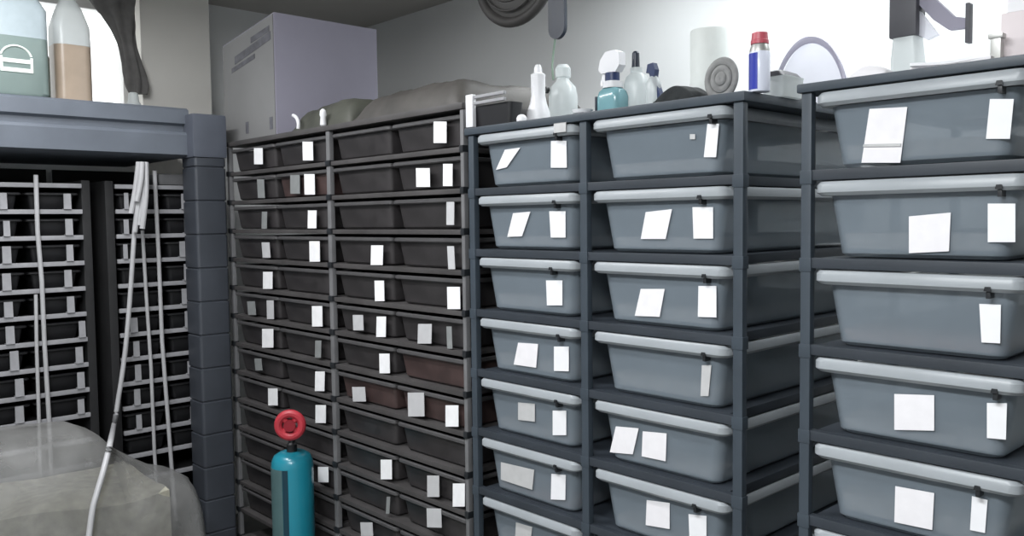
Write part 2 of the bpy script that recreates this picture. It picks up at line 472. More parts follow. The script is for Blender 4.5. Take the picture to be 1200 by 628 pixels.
def dark_tub_parts(W, D, H, parent, mb='dtub', mr='drim', lip=.013):
    hw = W / 2; zt = H; z0 = H - lip
    def R(z, ins):
        q = .010 * (1 - z / z0)
        return rrect(-hw + .012 + q + ins, hw - .012 - q - ins, .012 + q + ins, D - .012 - q - ins, z, .012, 3)
    b = MB(); b.loft([R(.002, .004), R(.007, 0), R(z0, 0), R(z0, .002), R(.010, .002)]); b.build('tub_body', mb, parent)
    def L(ins, z): return rrect(-hw + ins, hw - ins, ins, D - ins, z, .012, 3)
    r = MB(); r.loft([L(.014, z0 + .003), L(.003, z0), L(0, z0 + .003), L(0, zt - .003), L(.004, zt), L(.014, zt - .002), L(.014, z0 + .003)], cap=False)
    bmesh.ops.remove_doubles(r.bm, verts=r.bm.verts[:], dist=1e-6)
    r.build('tub_rim', mr, parent)
cols = [(dx0 + .027, (dx0 + dxm) / 2 - .006), ((dx0 + dxm) / 2 + .006, dxm - .015), (dxm + .015, (dxm + dx1) / 2 - .006), ((dxm + dx1) / 2 + .006, dx1 - .017)]
# cards seen on the photograph: centre u, v, width, height, brightness
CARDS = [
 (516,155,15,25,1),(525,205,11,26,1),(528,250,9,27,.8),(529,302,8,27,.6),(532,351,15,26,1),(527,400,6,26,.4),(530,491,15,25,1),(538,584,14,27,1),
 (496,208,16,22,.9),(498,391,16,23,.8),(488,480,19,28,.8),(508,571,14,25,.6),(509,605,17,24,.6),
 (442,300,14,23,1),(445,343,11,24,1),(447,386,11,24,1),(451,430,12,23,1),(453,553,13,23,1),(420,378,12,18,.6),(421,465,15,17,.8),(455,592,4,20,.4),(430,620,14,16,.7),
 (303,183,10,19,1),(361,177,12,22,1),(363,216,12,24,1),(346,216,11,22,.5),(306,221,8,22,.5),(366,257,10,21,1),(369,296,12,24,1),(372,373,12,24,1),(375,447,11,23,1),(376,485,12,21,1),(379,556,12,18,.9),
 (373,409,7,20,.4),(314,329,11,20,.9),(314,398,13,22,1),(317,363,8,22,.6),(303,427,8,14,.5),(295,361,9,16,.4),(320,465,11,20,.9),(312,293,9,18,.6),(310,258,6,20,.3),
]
MT['card_mid'] = mat('mid_grey_card', (.50, .50, .51), .7, var=.05, scale=30)  # mid-grey tone between the white and the dull cards
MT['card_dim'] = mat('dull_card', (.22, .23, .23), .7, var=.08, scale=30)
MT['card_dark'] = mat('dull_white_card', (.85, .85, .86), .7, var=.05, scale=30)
cell = {}
for c in CARDS:
    p = at_y(c[0], c[1], YA)
    ci = min(range(4), key=lambda i: abs(p.x - (cols[i][0] + cols[i][1]) / 2))
    ri = max(0, min(NR - 1, round((ZC + .243 - p.z) / DROW)))
    cell.setdefault((ri, ci), []).append(c)
colname = ['first', 'second', 'third', 'fourth']
dproto = {}
DH = .086
for ci, (xa, xb) in enumerate(cols):
    for ri in range(NR):
        zb = DB0 - DROW * ri
        W = xb - xa
        loc = Vector(((xa + xb) / 2, YA + .004, zb + .0005))
        cs = cell.get((ri, ci), [])
        q = {0: 'dark tub without a card', 1: 'dark tub with one pale card', 2: 'dark tub with two pale labels', 3: 'dark tub with three labels'}[min(3, len(cs))]
        lab = '%s, %s row down, %s column from grey corner post' % (q, 'first' if ri == 0 else ORD[ri], colname[ci])
        if ci not in dproto:
            t = empty('shallow_tub', loc, lab, 'tub', 'shallow tubs in the dark rack')
            dark_tub_parts(W, .60, DH, t)
            dproto[ci] = (t, list(t.children))
        else:
            t = dproto[ci][0].copy(); COL.objects.link(t); t.location = loc
            tag(t, lab, 'tub', 'shallow tubs in the dark rack')
            for ch in dproto[ci][1]:
                c2 = ch.copy(); COL.objects.link(c2); c2.parent = t
        if (ri, ci) in ((6, 3), (7, 2), (7, 3), (1, 1)):
            for ch in t.children:
                if ch.name.startswith('tub_body'):
                    ch.material_slots[0].link = 'OBJECT'; ch.material_slots[0].material = MT['dred']
        for (u, v, w_, h_, br) in cs:
            sk = random.uniform(-.8, .8) if br < 1 else random.uniform(-.3, .3)
            pts = [(u - w_/2 + sk, v - h_/2), (u + w_/2 + sk, v - h_/2), (u + w_/2 - sk, v + h_/2), (u - w_/2 - sk, v + h_/2)]
            P = []
            for a_, b_ in pts:
                p = at_y(a_, b_, loc.y - .0015) - loc
                P.append(p)
            over = max(0, max(p.x for p in P) - W / 2 + .001) + min(0, min(p.x for p in P) + W / 2 - .001)
            for p in P: p.x -= over
            zz = sum(p.z for p in P) / 4
            hz = abs(P[0].z - P[2].z)
            lo = min(p.z for p in P)
            if lo < .001:
                for p in P: p.z += .001 - lo
            hi = max(p.z for p in P)
            if hi > DROW - .018:
                for p in P: p.z = .001 + (p.z - .001) * (DROW - .019) / (hi - .001)
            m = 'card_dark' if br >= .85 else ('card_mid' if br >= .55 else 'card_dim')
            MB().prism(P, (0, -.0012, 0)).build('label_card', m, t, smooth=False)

# ----------------------------------------------------- left racks, L-corner
XF = -3.30
RZ = ZC + .1433; RH = .0926; NL = 13
def slim_rack(label, ya, yb, pipes):
    t = empty('tub_rack', (XF - .3, (ya + yb) / 2, 0), label, 'rack', 'black racks with white rails')
    o = Vector(t.location)
    for k in range(NL):
        z = RZ - RH * k
        if z < .06: break
        b = MB(o); b.box(XF - .012, XF, ya, yb, z - .009, z + .007, .002)
        b.build('rail', 'rail', t)
        b = MB(o); b.box(XF - .60, XF - .013, ya + .002, yb - .002, z - .006, z - .001)
        b.build('shelf', 'dback', t)
    for s, yy in ((0, ya - .032), (1, yb + .002)):
        b = MB(o); b.box(XF - .62, XF - .015, yy, yy + .03, 0, RZ + .02, .003); b.build('side_panel', 'dback', t)
    MB(o).box(XF - .62, XF - .605, ya - .05, yb + .04, 0, RZ + .09).build('back_panel', 'dback', t)  # black panel carried above the rack, standing in for shade under the slab
    for pts, r in pipes:
        P = [at_x(u, v, XF + .022) for u, v in pts]
        Q = []
        for i in range(len(P) - 1):
            for j in range(4): Q.append(P[i].lerp(P[i + 1], j / 4))
        Q.append(P[-1])
        MB(o).tube(Q, r).build('water_pipe', 'pipe', t)
    return t
bay1 = (.585, .955); bay2 = (1.070, 1.425)
slim_rack('black rack with white rails, standing apart from the corner under the bench', *bay1,
          [([(42, 205), (44, 270), (49, 330), (52, 400), (58, 500), (62, 600)], .0075), ([(42, 345), (43, 410), (46, 500), (48, 600)], .006)])
slim_rack('black rack with white rails, next to the grey corner post', *bay2,
          [([(181, 200), (186, 300), (190, 400), (199, 520), (206, 610)], .0075), ([(167, 270), (171, 340), (177, 430), (181, 530), (186, 610)], .0065)])
LC = {(0,0):[(4,239,10,20)],(1,0):[(8,271,9,19)],(2,0):[(8,302,12,21)],(3,0):[(8,334,12,21)],(4,0):[(10,364,12,19)],(5,0):[(12,396,12,22)],(6,0):[(17,427,12,24)],(7,0):[(23,458,12,22)],(8,0):[(23,488,12,21)],
      (0,1):[(79,237,11,19)],(1,1):[(81,268,11,20)],(2,1):[(82,299,10,20)],(3,1):[(80,329,11,21)],(4,1):[(83,360,11,20)],(5,1):[(101,388,10,20)],(6,1):[(93,418,11,20)],(7,1):[(95,449,11,20)],(8,1):[(95,477,10,18)],
      (0,2):[(148,237,7,20)],(1,2):[(148,267,8,18)],(2,2):[(147,295,7,18)],(5,2):[(157,382,12,18)],(6,2):[(160,413,10,19)],(7,2):[(162,441,10,20)],(8,2):[(161,469,10,20)],(9,2):[(163,495,9,18)],
      (0,3):[(215,236,8,19)],(1,3):[(219,266,9,17)],(2,3):[(214,293,11,19)],(3,3):[(219,322,10,20)],(4,3):[(216,349,9,19)],(5,3):[(220,377,10,20)],(6,3):[(235,404,8,20)],(7,3):[(223,430,10,16)],(9,3):[(226,486,9,17)],(10,3):[(230,514,9,17)]}
lcols = []
for ya, yb in (bay1, bay2):
    m = (ya + yb) / 2; lcols += [(ya + .006, m - .004), (m + .004, yb - .006)]
lname = ['first', 'second', 'third', 'fourth']
lproto = {}
for ci, (ya, yb) in enumerate(lcols):
    for ri in range(11):
        zb = RZ - RH * (ri + 1) + .0005
        cs = LC.get((ri, ci), [])
        if not cs and ri > 8 and ci < 2: continue
        loc = Vector((XF - .016, (ya + yb) / 2, zb))
        lab = 'black tub %s white tab, %s row down, %s column going toward corner post' % ('with a' if cs else 'without', 'first' if ri == 0 else ORD[ri], lname[ci])
        if ci not in lproto:
            t = empty('slim_tub', loc, lab, 'tub', 'black tubs in the white-railed racks')
            dark_tub_parts(yb - ya, .55, .066, t, 'ltub', 'ltub', .010)
            for ch in t.children: ch.rotation_euler = (0, 0, math.pi / 2)
            lproto[ci] = (t, list(t.children))
        else:
            t = lproto[ci][0].copy(); COL.objects.link(t); t.location = loc
            tag(t, lab, 'tub', 'black tubs in the white-railed racks')
            for ch in lproto[ci][1]:
                c2 = ch.copy(); COL.objects.link(c2); c2.parent = t
        for (u, v, w_, h_) in cs:
            x = XF + .003
            c0 = at_x(u, v, x); sc = ((c0 - Vector((0, 0, ZC))).dot(FWD)) / FPX
            hw = w_ * .0027 / 2 * .85; hh = h_ * sc
            zc = zb + .0075
            yy = min(max(c0.y, ya + hw + .001), yb - hw - .001)
            # tab: an upright card with a folded foot, leaning a little
            P = [(x, yy - hw, zc), (x, yy + hw, zc), (x - .001, yy + hw * .95, zc + hh * .95), (x - .001, yy - hw * .95, zc + hh * .95)]
            b = MB(loc); b.prism(P, (.002, 0, 0)); b.box(x - .018, x + .003, yy - hw, yy + hw, zc - .0005, zc + .002)
            o2 = b.build('label_tab', 'rail', t, smooth=False)
# -------------------------------------------------------- plastic workbench
bn = empty('plastic_bench', (-3.55, .8, 0), 'blue-grey plastic bench with a thick slab top carrying the jugs', 'bench')
o = Vector(bn.location)
def yx(u, X): return at_x(u, 150, X).y
BX = -3.20
yr = yx(223, BX)
prof = [(-3.92, .255), (BX - .02, .255), (BX, .262), (BX + .004, .335), (BX - .004, .346), (BX - .03, .350), (BX - .03, .372), (BX - .012, .380), (BX - .012, .430), (BX - .03, .440), (-3.92, .440)]
MB(o).prism([(x, -.25, ZC + z) for x, z in prof], (0, yr + .25, 0)).build('slab_top', 'bench', bn, angle=20)
# corner post with moulded grooves
px0, px1 = -3.275, -3.150
py0, py1 = yx(226, px1) + .002, yx(262, px1) + .006
b = MB(o)
zs = []
z = ZC + .345
gap = .128
rings = []
def sq(z, i): return rrect(px0 + i, px1 - i, py0 + i, py1 - i, z, .012)
zz = 0
rings.append(sq(0, 0))
while zz + gap < ZC + .25:
    zz += gap
    rings += [sq(zz - .004, 0), sq(zz - .001, .004), sq(zz + .003, .004), sq(zz + .006, 0)]
rings.append(sq(ZC + .25, 0))
b.loft(rings); b.build('post', 'post', bn, angle=25)
b = MB(o); b.box(px0 - .01, px1 + .006, py0 - .006, py1 + .004, ZC + .2505, ZC + .415, .012)
b.build('corner_block', 'benchd', bn)
for yy in (-.15,):
    MB(o).box(px0, px1 - .06, yy, yy + .12, 0, ZC + .2545, .01).build('post', 'post', bn)

# grey cloth on top of the slim rack
c = at_x(205, 208, XF - .05)
b = MB((XF - .15, c.y, RZ + .02))
b.box(XF - .28, XF - .02, c.y - .075, c.y + .075, RZ + .0085, RZ + .052, .012)
tag(b.build('folded_cloth', 'dpost'), 'light grey folded cloth lying on top of the white-railed rack', 'cloth')

def smooth_path(P, n=6):
    out = []
    for i in range(len(P) - 1):
        p0 = P[max(i - 1, 0)]; p1 = P[i]; p2 = P[i + 1]; p3 = P[min(i + 2, len(P) - 1)]
        for j in range(n):
            t = j / n
            out.append(.5 * ((2 * p1) + (p2 - p0) * t + (2 * p0 - 5 * p1 + 4 * p2 - p3) * t * t + (3 * p1 - p0 - 3 * p2 + p3) * t ** 3))
    out.append(P[-1]); return out
b0 = at_x(163, 235, -3.225)
t = empty('tubing_bundle', at_x(164, 196, -3.225), 'gathered bundle of pale tubing hanging beside the white hose', 'tubing')
ob = Vector(t.location)
for i, (du, dv, ln) in enumerate(((-5, 0, 60), (-1, 2, 82), (4, 0, 74), (7, 3, 78), (1, 1, 46))):
    pts = [at_x(166 + du * .7, 190, -3.205 + .006 * i), at_x(164 + du, 190 + ln * .5, -3.20 + .006 * i), at_x(161 + du * 1.1 - 2, 190 + ln, -3.205 + .006 * i)]
    MB(ob).tube(smooth_path(pts), .0095, 10, ).build('tube', 'pipe', t)

# ------------------------------------------------------------- plastic bag
bx = -2.85; bfx = -2.62
prof_px = [(-60, 540), (-30, 525), (0, 514), (30, 506), (70, 502), (110, 497), (135, 505), (152, 519), (185, 536), (205, 546), (232, 550), (246, 556)]
tops = [Vector((bx, at_x(u, v, bfx).y, at_x(u, v, bx + .06).z)) for u, v in prof_px]
bag = empty('plastic_bag', (bx, .85, 0), 'big cloudy clear plastic bag of pale bedding slumped before the white-railed racks', 'bag')
o = Vector(bag.location)
ny = 72; nx = 22
def topz(y):
    for a, c in zip(tops, tops[1:]):
        if a.y <= y <= c.y: return a.z + (c.z - a.z) * (y - a.y) / (c.y - a.y)
    return tops[0].z if y < tops[0].y else tops[-1].z
ya, yb = tops[0].y, tops[-1].y
def bagrow(y, scale=1.0, drop=0, seed=0):
    h = topz(y) - drop; ring = []
    e = min(1, ((y - ya) / .10)) ** .5 if y < ya + .10 else (min(1, ((yb - y) / .035)) ** .5 if y > yb - .035 else 1)
    n = 30
    for i in range(n + 1):
        a = math.pi * i / n
        ca, sa = math.cos(a), math.sin(a)
        x = .30 * scale * math.copysign(abs(ca) ** .65, ca); z = h * abs(sa) ** .5
        w_ = noise.noise(Vector((x * 5, y * 6, z * 4 + seed))) * .018 + noise.noise(Vector((x * 14, y * 16, z * 10 + seed))) * .010
        f_ = min(1, sa * 2)
        x = x * (.6 + .4 * e) + w_ * f_; z = max(.002, z + w_ * .55 * f_)
        ring.append(Vector((bx - .0 + x, y, z)))
    return ring
rows = [bagrow(ya + (yb - ya) * j / ny) for j in range(ny + 1)]
MB(o).loft(rows).build('bag_film', 'film', bag, angle=60)
hc = at_x(120, 588, bx + .2).z
rows = []
for j in range(41):
    y = ya + .03 + (yb - ya - .15) * j / 40
    rows.append([Vector((bx + .215 * math.copysign(abs(math.cos(math.pi * i / 30)) ** .6, math.cos(math.pi * i / 30)), y,
        max(.003, min(1, math.sin(math.pi * i / 30) * 3) * (hc + .03 * noise.noise(Vector((i * .12, y * 4, 3))))))) for i in range(31)])
MB(o).loft(rows).build('bag_contents', 'filmin', bag, angle=60)

# hose: hangs from the bench, crosses the top of the bag and runs down its front
def bag_top(x, y):
    q = abs(x - bx) / .30
    if q >= 1 or y < ya or y > yb: return -9
    c_ = q ** (1 / .65)
    return topz(y) * (1 - c_ * c_) ** .25
hz = [(164, 190), (161, 235), (157, 280), (153, 340), (148, 400), (143, 440), (139, 465), (136, 485), (133, 500), (130, 515), (126, 533), (120, 556), (113, 580), (108, 600), (103, 640)]
P = []
for u, v in hz:
    X_ = -2.2
    while X_ > -3.222:
        p = at_x(u, v, X_)
        if p.z < bag_top(X_ - .028, p.y) + .028: break
        X_ -= .002
    P.append(at_x(u, v, X_))
P = smooth_path(P)
tag(MB(P[0]).tube(P, .0085, 12).build('hose', 'pipe'), 'long white hose hanging from the bench down over the clear plastic bag', 'hose')

# -------------------------------------------------------------- gas bottle
gx, gy = at_y(343, 560, 1.345).x, 1.345
gz = at_y(343, 529, 1.345).z
g = empty('gas_cylinder', (gx, gy, 0), 'teal gas cylinder with a red handwheel standing before the dark rack', 'cylinder')
r = .068
MB().lathe([(r * .9, 0), (r, .012), (r, gz - .045), (r * .97, gz - .028), (r * .86, gz - .012), (r * .62, gz - .002), (.02, gz)], n=40).build('cylinder_body', 'teal', g)
d = MB()
for a0, a1, m, nm in ((304, 319, 'tealdark', 'dark_reflection_band'), (236, 303, 'greyteal', 'grey_reflection_band')):  # reflection bands laid on as colour, towards the camera's left
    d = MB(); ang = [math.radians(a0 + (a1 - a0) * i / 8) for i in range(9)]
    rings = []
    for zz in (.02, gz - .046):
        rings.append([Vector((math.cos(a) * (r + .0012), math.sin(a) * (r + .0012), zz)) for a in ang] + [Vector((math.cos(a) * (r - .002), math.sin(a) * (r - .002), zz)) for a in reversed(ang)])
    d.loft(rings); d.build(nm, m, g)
MB().lathe([(.017, gz - .002), (.017, gz + .025), (.011, gz + .03), (.011, gz + .085), (.006, gz + .09)], n=20).build('valve', 'black', g)
wp = at_y(340, 498, 1.30)
wloc = Vector((wp.x - gx, 1.30 - gy, wp.z))
Z0 = Vector((0, 0, 0))
whl = MB(); whl.torus(Z0, .037, .0135, 30, 10, 'y')
for i in range(4):
    a = math.pi / 4 + i * math.pi / 2
    whl.tube([Z0, (.037 * math.cos(a), 0, .037 * math.sin(a))], .009, 8)
ho = whl.build('handwheel', 'red', g)
hb = MB().lathe([(.019, -.014), (.019, .010), (.010, .05)], axis='y', n=18).build('wheel_hub', 'redd', ho)
ho.location = wloc; ho.rotation_euler = (0, 0, math.radians(52))
MB().tube([wloc, (0, 0, gz + .05)], .008, 10).build('valve_stem', 'black', g)

# ------------------------------------------------------ things on the racks
# white box
BXX = -2.869
bxz0, bxz1 = DT + .0005, ZC + .765
t = empty('cardboard_box', (-3.08, 1.72, bxz0), 'large lilac-white box with a grey printed end on top of dark rack', 'box')
o = Vector(t.location)
bxl = bxz1 - .055
bb = MB(o); bb.prism([(-3.30, 1.502, bxz0), (BXX, 1.502, bxz0), (BXX, 1.502, bxz1), (-3.30, 1.502, bxl)], (0, .443, 0))
bb.build('box_body', 'boxl', t, smooth=False)
b = MB(o)
b.prism([(-3.298, 1.5015, bxz0 + .004), (BXX - .006, 1.5015, bxz0 + .004), (BXX - .006, 1.5015, bxz1 - .006), (-3.298, 1.5015, bxl - .006)], (0, -.003, 0))
b.build('printed_end', 'boxf', t, smooth=False)
for a, c, zz, hh, sl in ((-3.19, -2.89, .305, .030, .05), (-3.05, -2.90, .365, .022, .02), (-3.22, -3.02, .275, .018, .03)):
    b = MB(o); b.prism([(a, 1.4984, bxz0 + zz), (c, 1.4984, bxz0 + zz + sl), (c, 1.4984, bxz0 + zz + sl + hh), (a, 1.4984, bxz0 + zz + hh)], (0, -.001, 0))
    b.build('printed_band', 'boxm', t, smooth=False)
for cx in (-2.905, -3.10):
    b = MB(o); b.prism([(cx - .012, 1.4984, bxz0 + .03), (cx + .012, 1.4984, bxz0 + .03), (cx + .012, 1.4984, bxz0 + .075), (cx - .012, 1.4984, bxz0 + .075)], (0, -.001, 0))
    b.build('printed_mark', 'boxm', t, smooth=False)

def lump(x0, x1, y0, y1, z0, h, m, name, label, cat, seed=0, amp=.012, dome=.12):
    b = MB(((x0 + x1) / 2, (y0 + y1) / 2, z0)); nx_, ny_ = 40, 24
    top = []; bot = []
    for i in range(nx_ + 1):
        rt = []; rb = []
        for j in range(ny_ + 1):
            s_, t_ = i / nx_, j / ny_
            x = x0 + (x1 - x0) * s_; y = y0 + (y1 - y0) * t_
            e = min(1, min(s_, 1 - s_) * 12) ** .5 * min(1, min(t_, 1 - t_) * 10) ** .5
            hh = h * (1 - dome + dome * math.sin(math.pi * s_)) * e
            hh += (noise.noise(Vector((x * 9, y * 9, seed))) * amp + noise.noise(Vector((x * 24, y * 24, seed))) * amp * .5) * e
            rt.append(b.v((x, y, z0 + .003 + max(0, hh)))); rb.append(b.v((x, y, z0)))
        top.append(rt); bot.append(rb)
    for i in range(nx_):
        for j in range(ny_):
            b.f([top[i][j], top[i + 1][j], top[i + 1][j + 1], top[i][j + 1]])
            b.f([bot[i][j], bot[i][j + 1], bot[i + 1][j + 1], bot[i + 1][j]])
    for i in range(nx_):
        b.f([top[i][0], bot[i][0], bot[i + 1][0], top[i + 1][0]]); b.f([top[i][ny_], top[i + 1][ny_], bot[i + 1][ny_], bot[i][ny_]])
    for j in range(ny_):
        b.f([top[0][j], top[0][j + 1], bot[0][j + 1], bot[0][j]]); b.f([top[nx_][j], bot[nx_][j], bot[nx_][j + 1], top[nx_][j + 1]])
    return tag(b.build(name, m, angle=60), label, cat)
lump(-2.70, -2.33, 1.47, 1.98, DT + .0005, .085, 'tarp', 'folded_tarp', 'crumpled olive-grey sheet lying on dark rack beside the lilac box', 'sheet', 3)
lump(-2.31, -1.79, 1.47, 2.0, DT + .0005, .080, 'tarp2', 'folded_tarp', 'brownish-grey crumpled sheet on dark rack next to the white-cornered tray', 'sheet', 8)
# white paper curl, then a white bit shaped for a highlight on the sheets
c = at_y(350, 141, 1.462); t = MB((c.x, 1.462, DT + .001))
t.tube(smooth_path([Vector((c.x - .03, 1.458, DT + .055)), Vector((c.x - .005, 1.456, DT + .045)), Vector((c.x + .010, 1.455, DT + .025)), Vector((c.x + .008, 1.455, DT + .006))]), .006, 8, )
tag(t.build('paper_curl', 'white'), 'little white paper curl at the foot of lilac box', 'paper')
c = at_y(378, 135, 1.458); t = MB((c.x, 1.458, DT + .001))
t.lathe([(.008, 0), (.011, .004), (.009, .03), (.012, .036), (.010, .05), (.004, .056)], (c.x, 1.460, DT + .001), 14)
tag(t.build('highlight_speck', 'white'), 'tiny white vial standing in for a highlight at the front of dark rack top', 'speck')
# black tray with a white frame
t = empty('black_tray', (-1.66, 1.50, ZC + .245), 'black shallow tray with white corner strips on the tub rack top', 'tray')
o = Vector(t.location)
z0 = ZC + .245
tb = MB(o); tb.loft([rrect(-1.728, -1.585, 1.470, 1.512, z0, .01), rrect(-1.732, -1.578, 1.466, 1.518, z0 + .055, .012), rrect(-1.728, -1.582, 1.470, 1.514, z0 + .055, .012), rrect(-1.724, -1.590, 1.474, 1.508, z0 + .006, .01)])
tb.build('tray_body', 'black', t)
c = at_y(546, 130, 1.462)
c.x = -1.722
MB(o).box(c.x - .014, c.x + .014, 1.453, 1.4655, z0 + .001, z0 + .086, .002).build('corner_strip', 'white', t)
for dz in (.078, .062):
    MB(o).box(c.x + .015, -1.59, 1.456, 1.4655, z0 + dz - .004, z0 + dz + .004, .0015).build('edge_strip', 'rail', t)

TOPA = ZC + .245; TOPR = ZC + .2425
def px(u, v, Y): return at_y(u, v, Y)
def ms(u, v, Y):                 # metres per pixel there
    p = at_y(u, v, Y) - Vector((0, 0, ZC)); return p.dot(FWD) / FPX
# 1 white squeeze bottle
Y = 1.565; s = ms(631, 110, Y); c = px(631, 137, Y); zt = px(631, 76, Y).z - TOPA
t = empty('squeeze_bottle', (c.x, Y, TOPA), 'white squeeze bottle with a tapered nozzle, next to the black tray', 'bottle')
MB().lathe([(14*s, 0), (14.5*s, .006), (13.5*s, zt*.22), (10*s, zt*.36), (8.2*s, zt*.5), (8.5*s, zt*.72), (8.5*s, zt*.80)], n=28).build('bottle_body', 'white', t)
MB().lathe([(8.7*s, zt*.80), (8.7*s, zt*.84), (5*s, zt*.87), (4.5*s, zt*.95), (3*s, zt)], n=20).build('nozzle', 'white', t)
# 2 pale bottle with dark nozzle
Y = 1.72; s = ms(660, 95, Y); c = px(660, 120, Y); zt = px(660, 76, Y).z - TOPA
t = empty('spray_bottle', (c.x, Y, TOPA), 'pale round bottle with a small black nozzle behind the white squeeze bottle', 'bottle')
MB().lathe([(16*s, 0), (17*s, .008), (17*s, zt*.52), (15*s, zt*.66), (8*s, zt*.76), (7*s, zt*.80), (9*s, zt*.81), (9*s, zt*.95), (6*s, zt)], n=30).build('bottle_body', 'frost', t)
MB().lathe([(4*s, 0), (4.2*s, .012), (2.5*s, .016)], c=(-11*s, -17*s - .008, zt*.62), axis='y', n=14).build('nozzle', 'black', t)
# white dish and cap on rack edge
c = px(684, 124, 1.50)
t = MB((c.x, 1.50, TOPA)); t.lathe([(.014, 0), (.022, .004), (.025, .012), (.023, .012), (.015, .004)], (c.x, 1.495, TOPA + .0005), 24)
tag(t.build('dish', 'white'), 'small white dish on the rack edge beside the teal spray bottle', 'dish')
c = px(602, 139, 1.475)
t = MB((c.x, 1.475, TOPA)); t.lathe([(.013, 0), (.0135, .008), (.010, .014), (.005, .017)], (c.x + .035, 1.4695, TOPA + .0005), 20)
tag(t.build('loose_bottlecap', 'white'), 'small white cup lying between the black tray and squeeze bottle', 'bottlecap')
# 4 trigger spray bottle
Y = 1.55; s = ms(718, 95, Y); c = px(718, 128, Y); H = px(718, 60, Y).z - TOPA
t = empty('spray_bottle', (c.x, Y, TOPA), 'teal spray bottle with a white trigger head and dark neck', 'bottle')
def rb(w_, d_, z): return rrect(-w_, w_, -d_, d_, z, min(w_, d_) * .6)
MB().loft([rb(16*s, 12*s, 0), rb(17*s, 13*s, .004), rb(17*s, 13*s, H*.28), rb(15*s, 11*s, H*.37), rb(10*s, 9*s, H*.42)]).build('bottle_body', 'tealbottle', t)
MB().lathe([(12*s, H*.42), (12*s, H*.52), (9*s, H*.53)], n=24).build('collar', 'white', t)
MB().lathe([(8.5*s, H*.53), (8.5*s, H*.66)], n=20).build('neck', 'navy', t)
hd = MB(); hd.prism([(-17*s, -6*s, H*.72), (-12*s, -6*s, H*.66), (9*s, -6*s, H*.66), (15*s, -6*s, H*.76), (14*s, -6*s, H*.96), (8*s, -6*s, H), (-6*s, -6*s, H*.99), (-14*s, -6*s, H*.88)], (0, 12*s, 0))
hb = hd.build('trigger_head', 'white', t)
MB().prism([(-13*s, -3*s, H*.655), (-9*s, -3*s, H*.655), (-9.5*s, -3*s, H*.50), (-15*s, -3*s, H*.46), (-16.5*s, -3*s, H*.50)], (0, 6*s, 0)).build('trigger', 'white', hb)
c_ = px(702, 118, 1.53)
MB().box(-17.3*s, -14.5*s, -12*s, 12*s, .004, H*.30, .001).build('side_band', 'slate', t)
# 5 clear bottle with dark cap
Y = 1.60; s = ms(744, 100, Y); c = px(746, 126, Y); H = px(746, 60, Y).z - TOPA
t = empty('spray_bottle', (c.x, Y, TOPA), 'cloudy white bottle with a thin dark cap beside the teal spray bottle', 'bottle')
MB().lathe([(14*s, 0), (15*s, .006), (15*s, H*.48), (12*s, H*.60), (7*s, H*.66), (7*s, H*.74)], n=28).build('bottle_body', 'frost', t)
MB().lathe([(5*s, H*.74), (4.6*s, H*.78), (4.2*s, H*.97), (2.5*s, H)], c=(-1*s, 0, 0), n=18).build('cap', 'slate', t)
# 6 navy trigger bottle
Y = 1.56; s = ms(766, 100, Y); c = px(766, 122, Y); H = px(766, 74, Y).z - TOPA
t = empty('spray_bottle', (c.x, Y, TOPA), 'small pale bottle with a navy pump and handle beside cloudy white bottle', 'bottle')
MB().lathe([(8*s, 0), (9*s, .004), (9*s, H*.55), (6*s, H*.68), (4*s, H*.72)], n=24).build('bottle_body', 'frost', t)
hd = MB(); hd.prism([(-8*s, -4*s, H*.80), (-6*s, -4*s, H*.98), (2*s, -4*s, H), (5*s, -4*s, H*.85), (3*s, -4*s, H*.62), (8*s, -4*s, H*.5), (13*s, -4*s, H*.25), (12*s, -4*s, H*.05), (9.2*s, -4*s, H*.08), (7*s, -4*s, H*.42), (-2*s, -4*s, H*.70), (-4*s, -4*s, H*.80)], (0, 8*s, 0))
hd.build('pump', 'navy', t, smooth=False)
# 7 dark cloth
c = px(800, 110, 1.50)
lump(c.x - .055, c.x + .04, 1.47, 1.56, TOPA + .0005, .032, 'cloth', 'crumpled_cloth', 'black crumpled rag on the rack edge before the white paper roll', 'rag', 5, .006, .8)
# 8 roll
Y = 1.78; s = ms(832, 75, Y); c = px(832, 105, Y); H = px(832, 36, Y).z - TOPA
t = empty('paper_roll', (c.x, Y, TOPA), 'soft white paper roll standing behind the grey mesh coil', 'paper roll')
rr_ = 23 * s
MB().lathe([(.016, 0), (rr_*.97, 0), (rr_, .006), (rr_, H - .006), (rr_*.97, H), (.016, H), (.016, H-.02)], n=36).build('roll', 'roll', t)
MB().lathe([(.0155, .001), (.0155, H - .004), (.0135, H - .004), (.0135, .003)], n=20).build('core', 'greypaper', t)
# 9 grey coil leaning
Y = 1.54; s = ms(841, 90, Y); c = px(841, 112, Y)
t = empty('mesh_coil', (c.x, Y, TOPA), 'grey oval coil of mesh propped on edge, left of the aerosol can', 'coil')
R_ = 20 * s
for k, (rad, th, yy) in enumerate(((R_*.80, R_*.19, 0), (R_*.46, R_*.18, -.002), (R_*.14, R_*.20, -.004))):
    b = MB(); b.torus((0, yy, R_ * 1.26), rad, th, 36, 10, 'y', sz=1.30); b.build('coil_ring', 'grey', t)
t.rotation_euler = (0, math.radians(10), math.radians(20))
t['label'] = 'grey oval coil of mesh propped on edge beside the aerosol can'
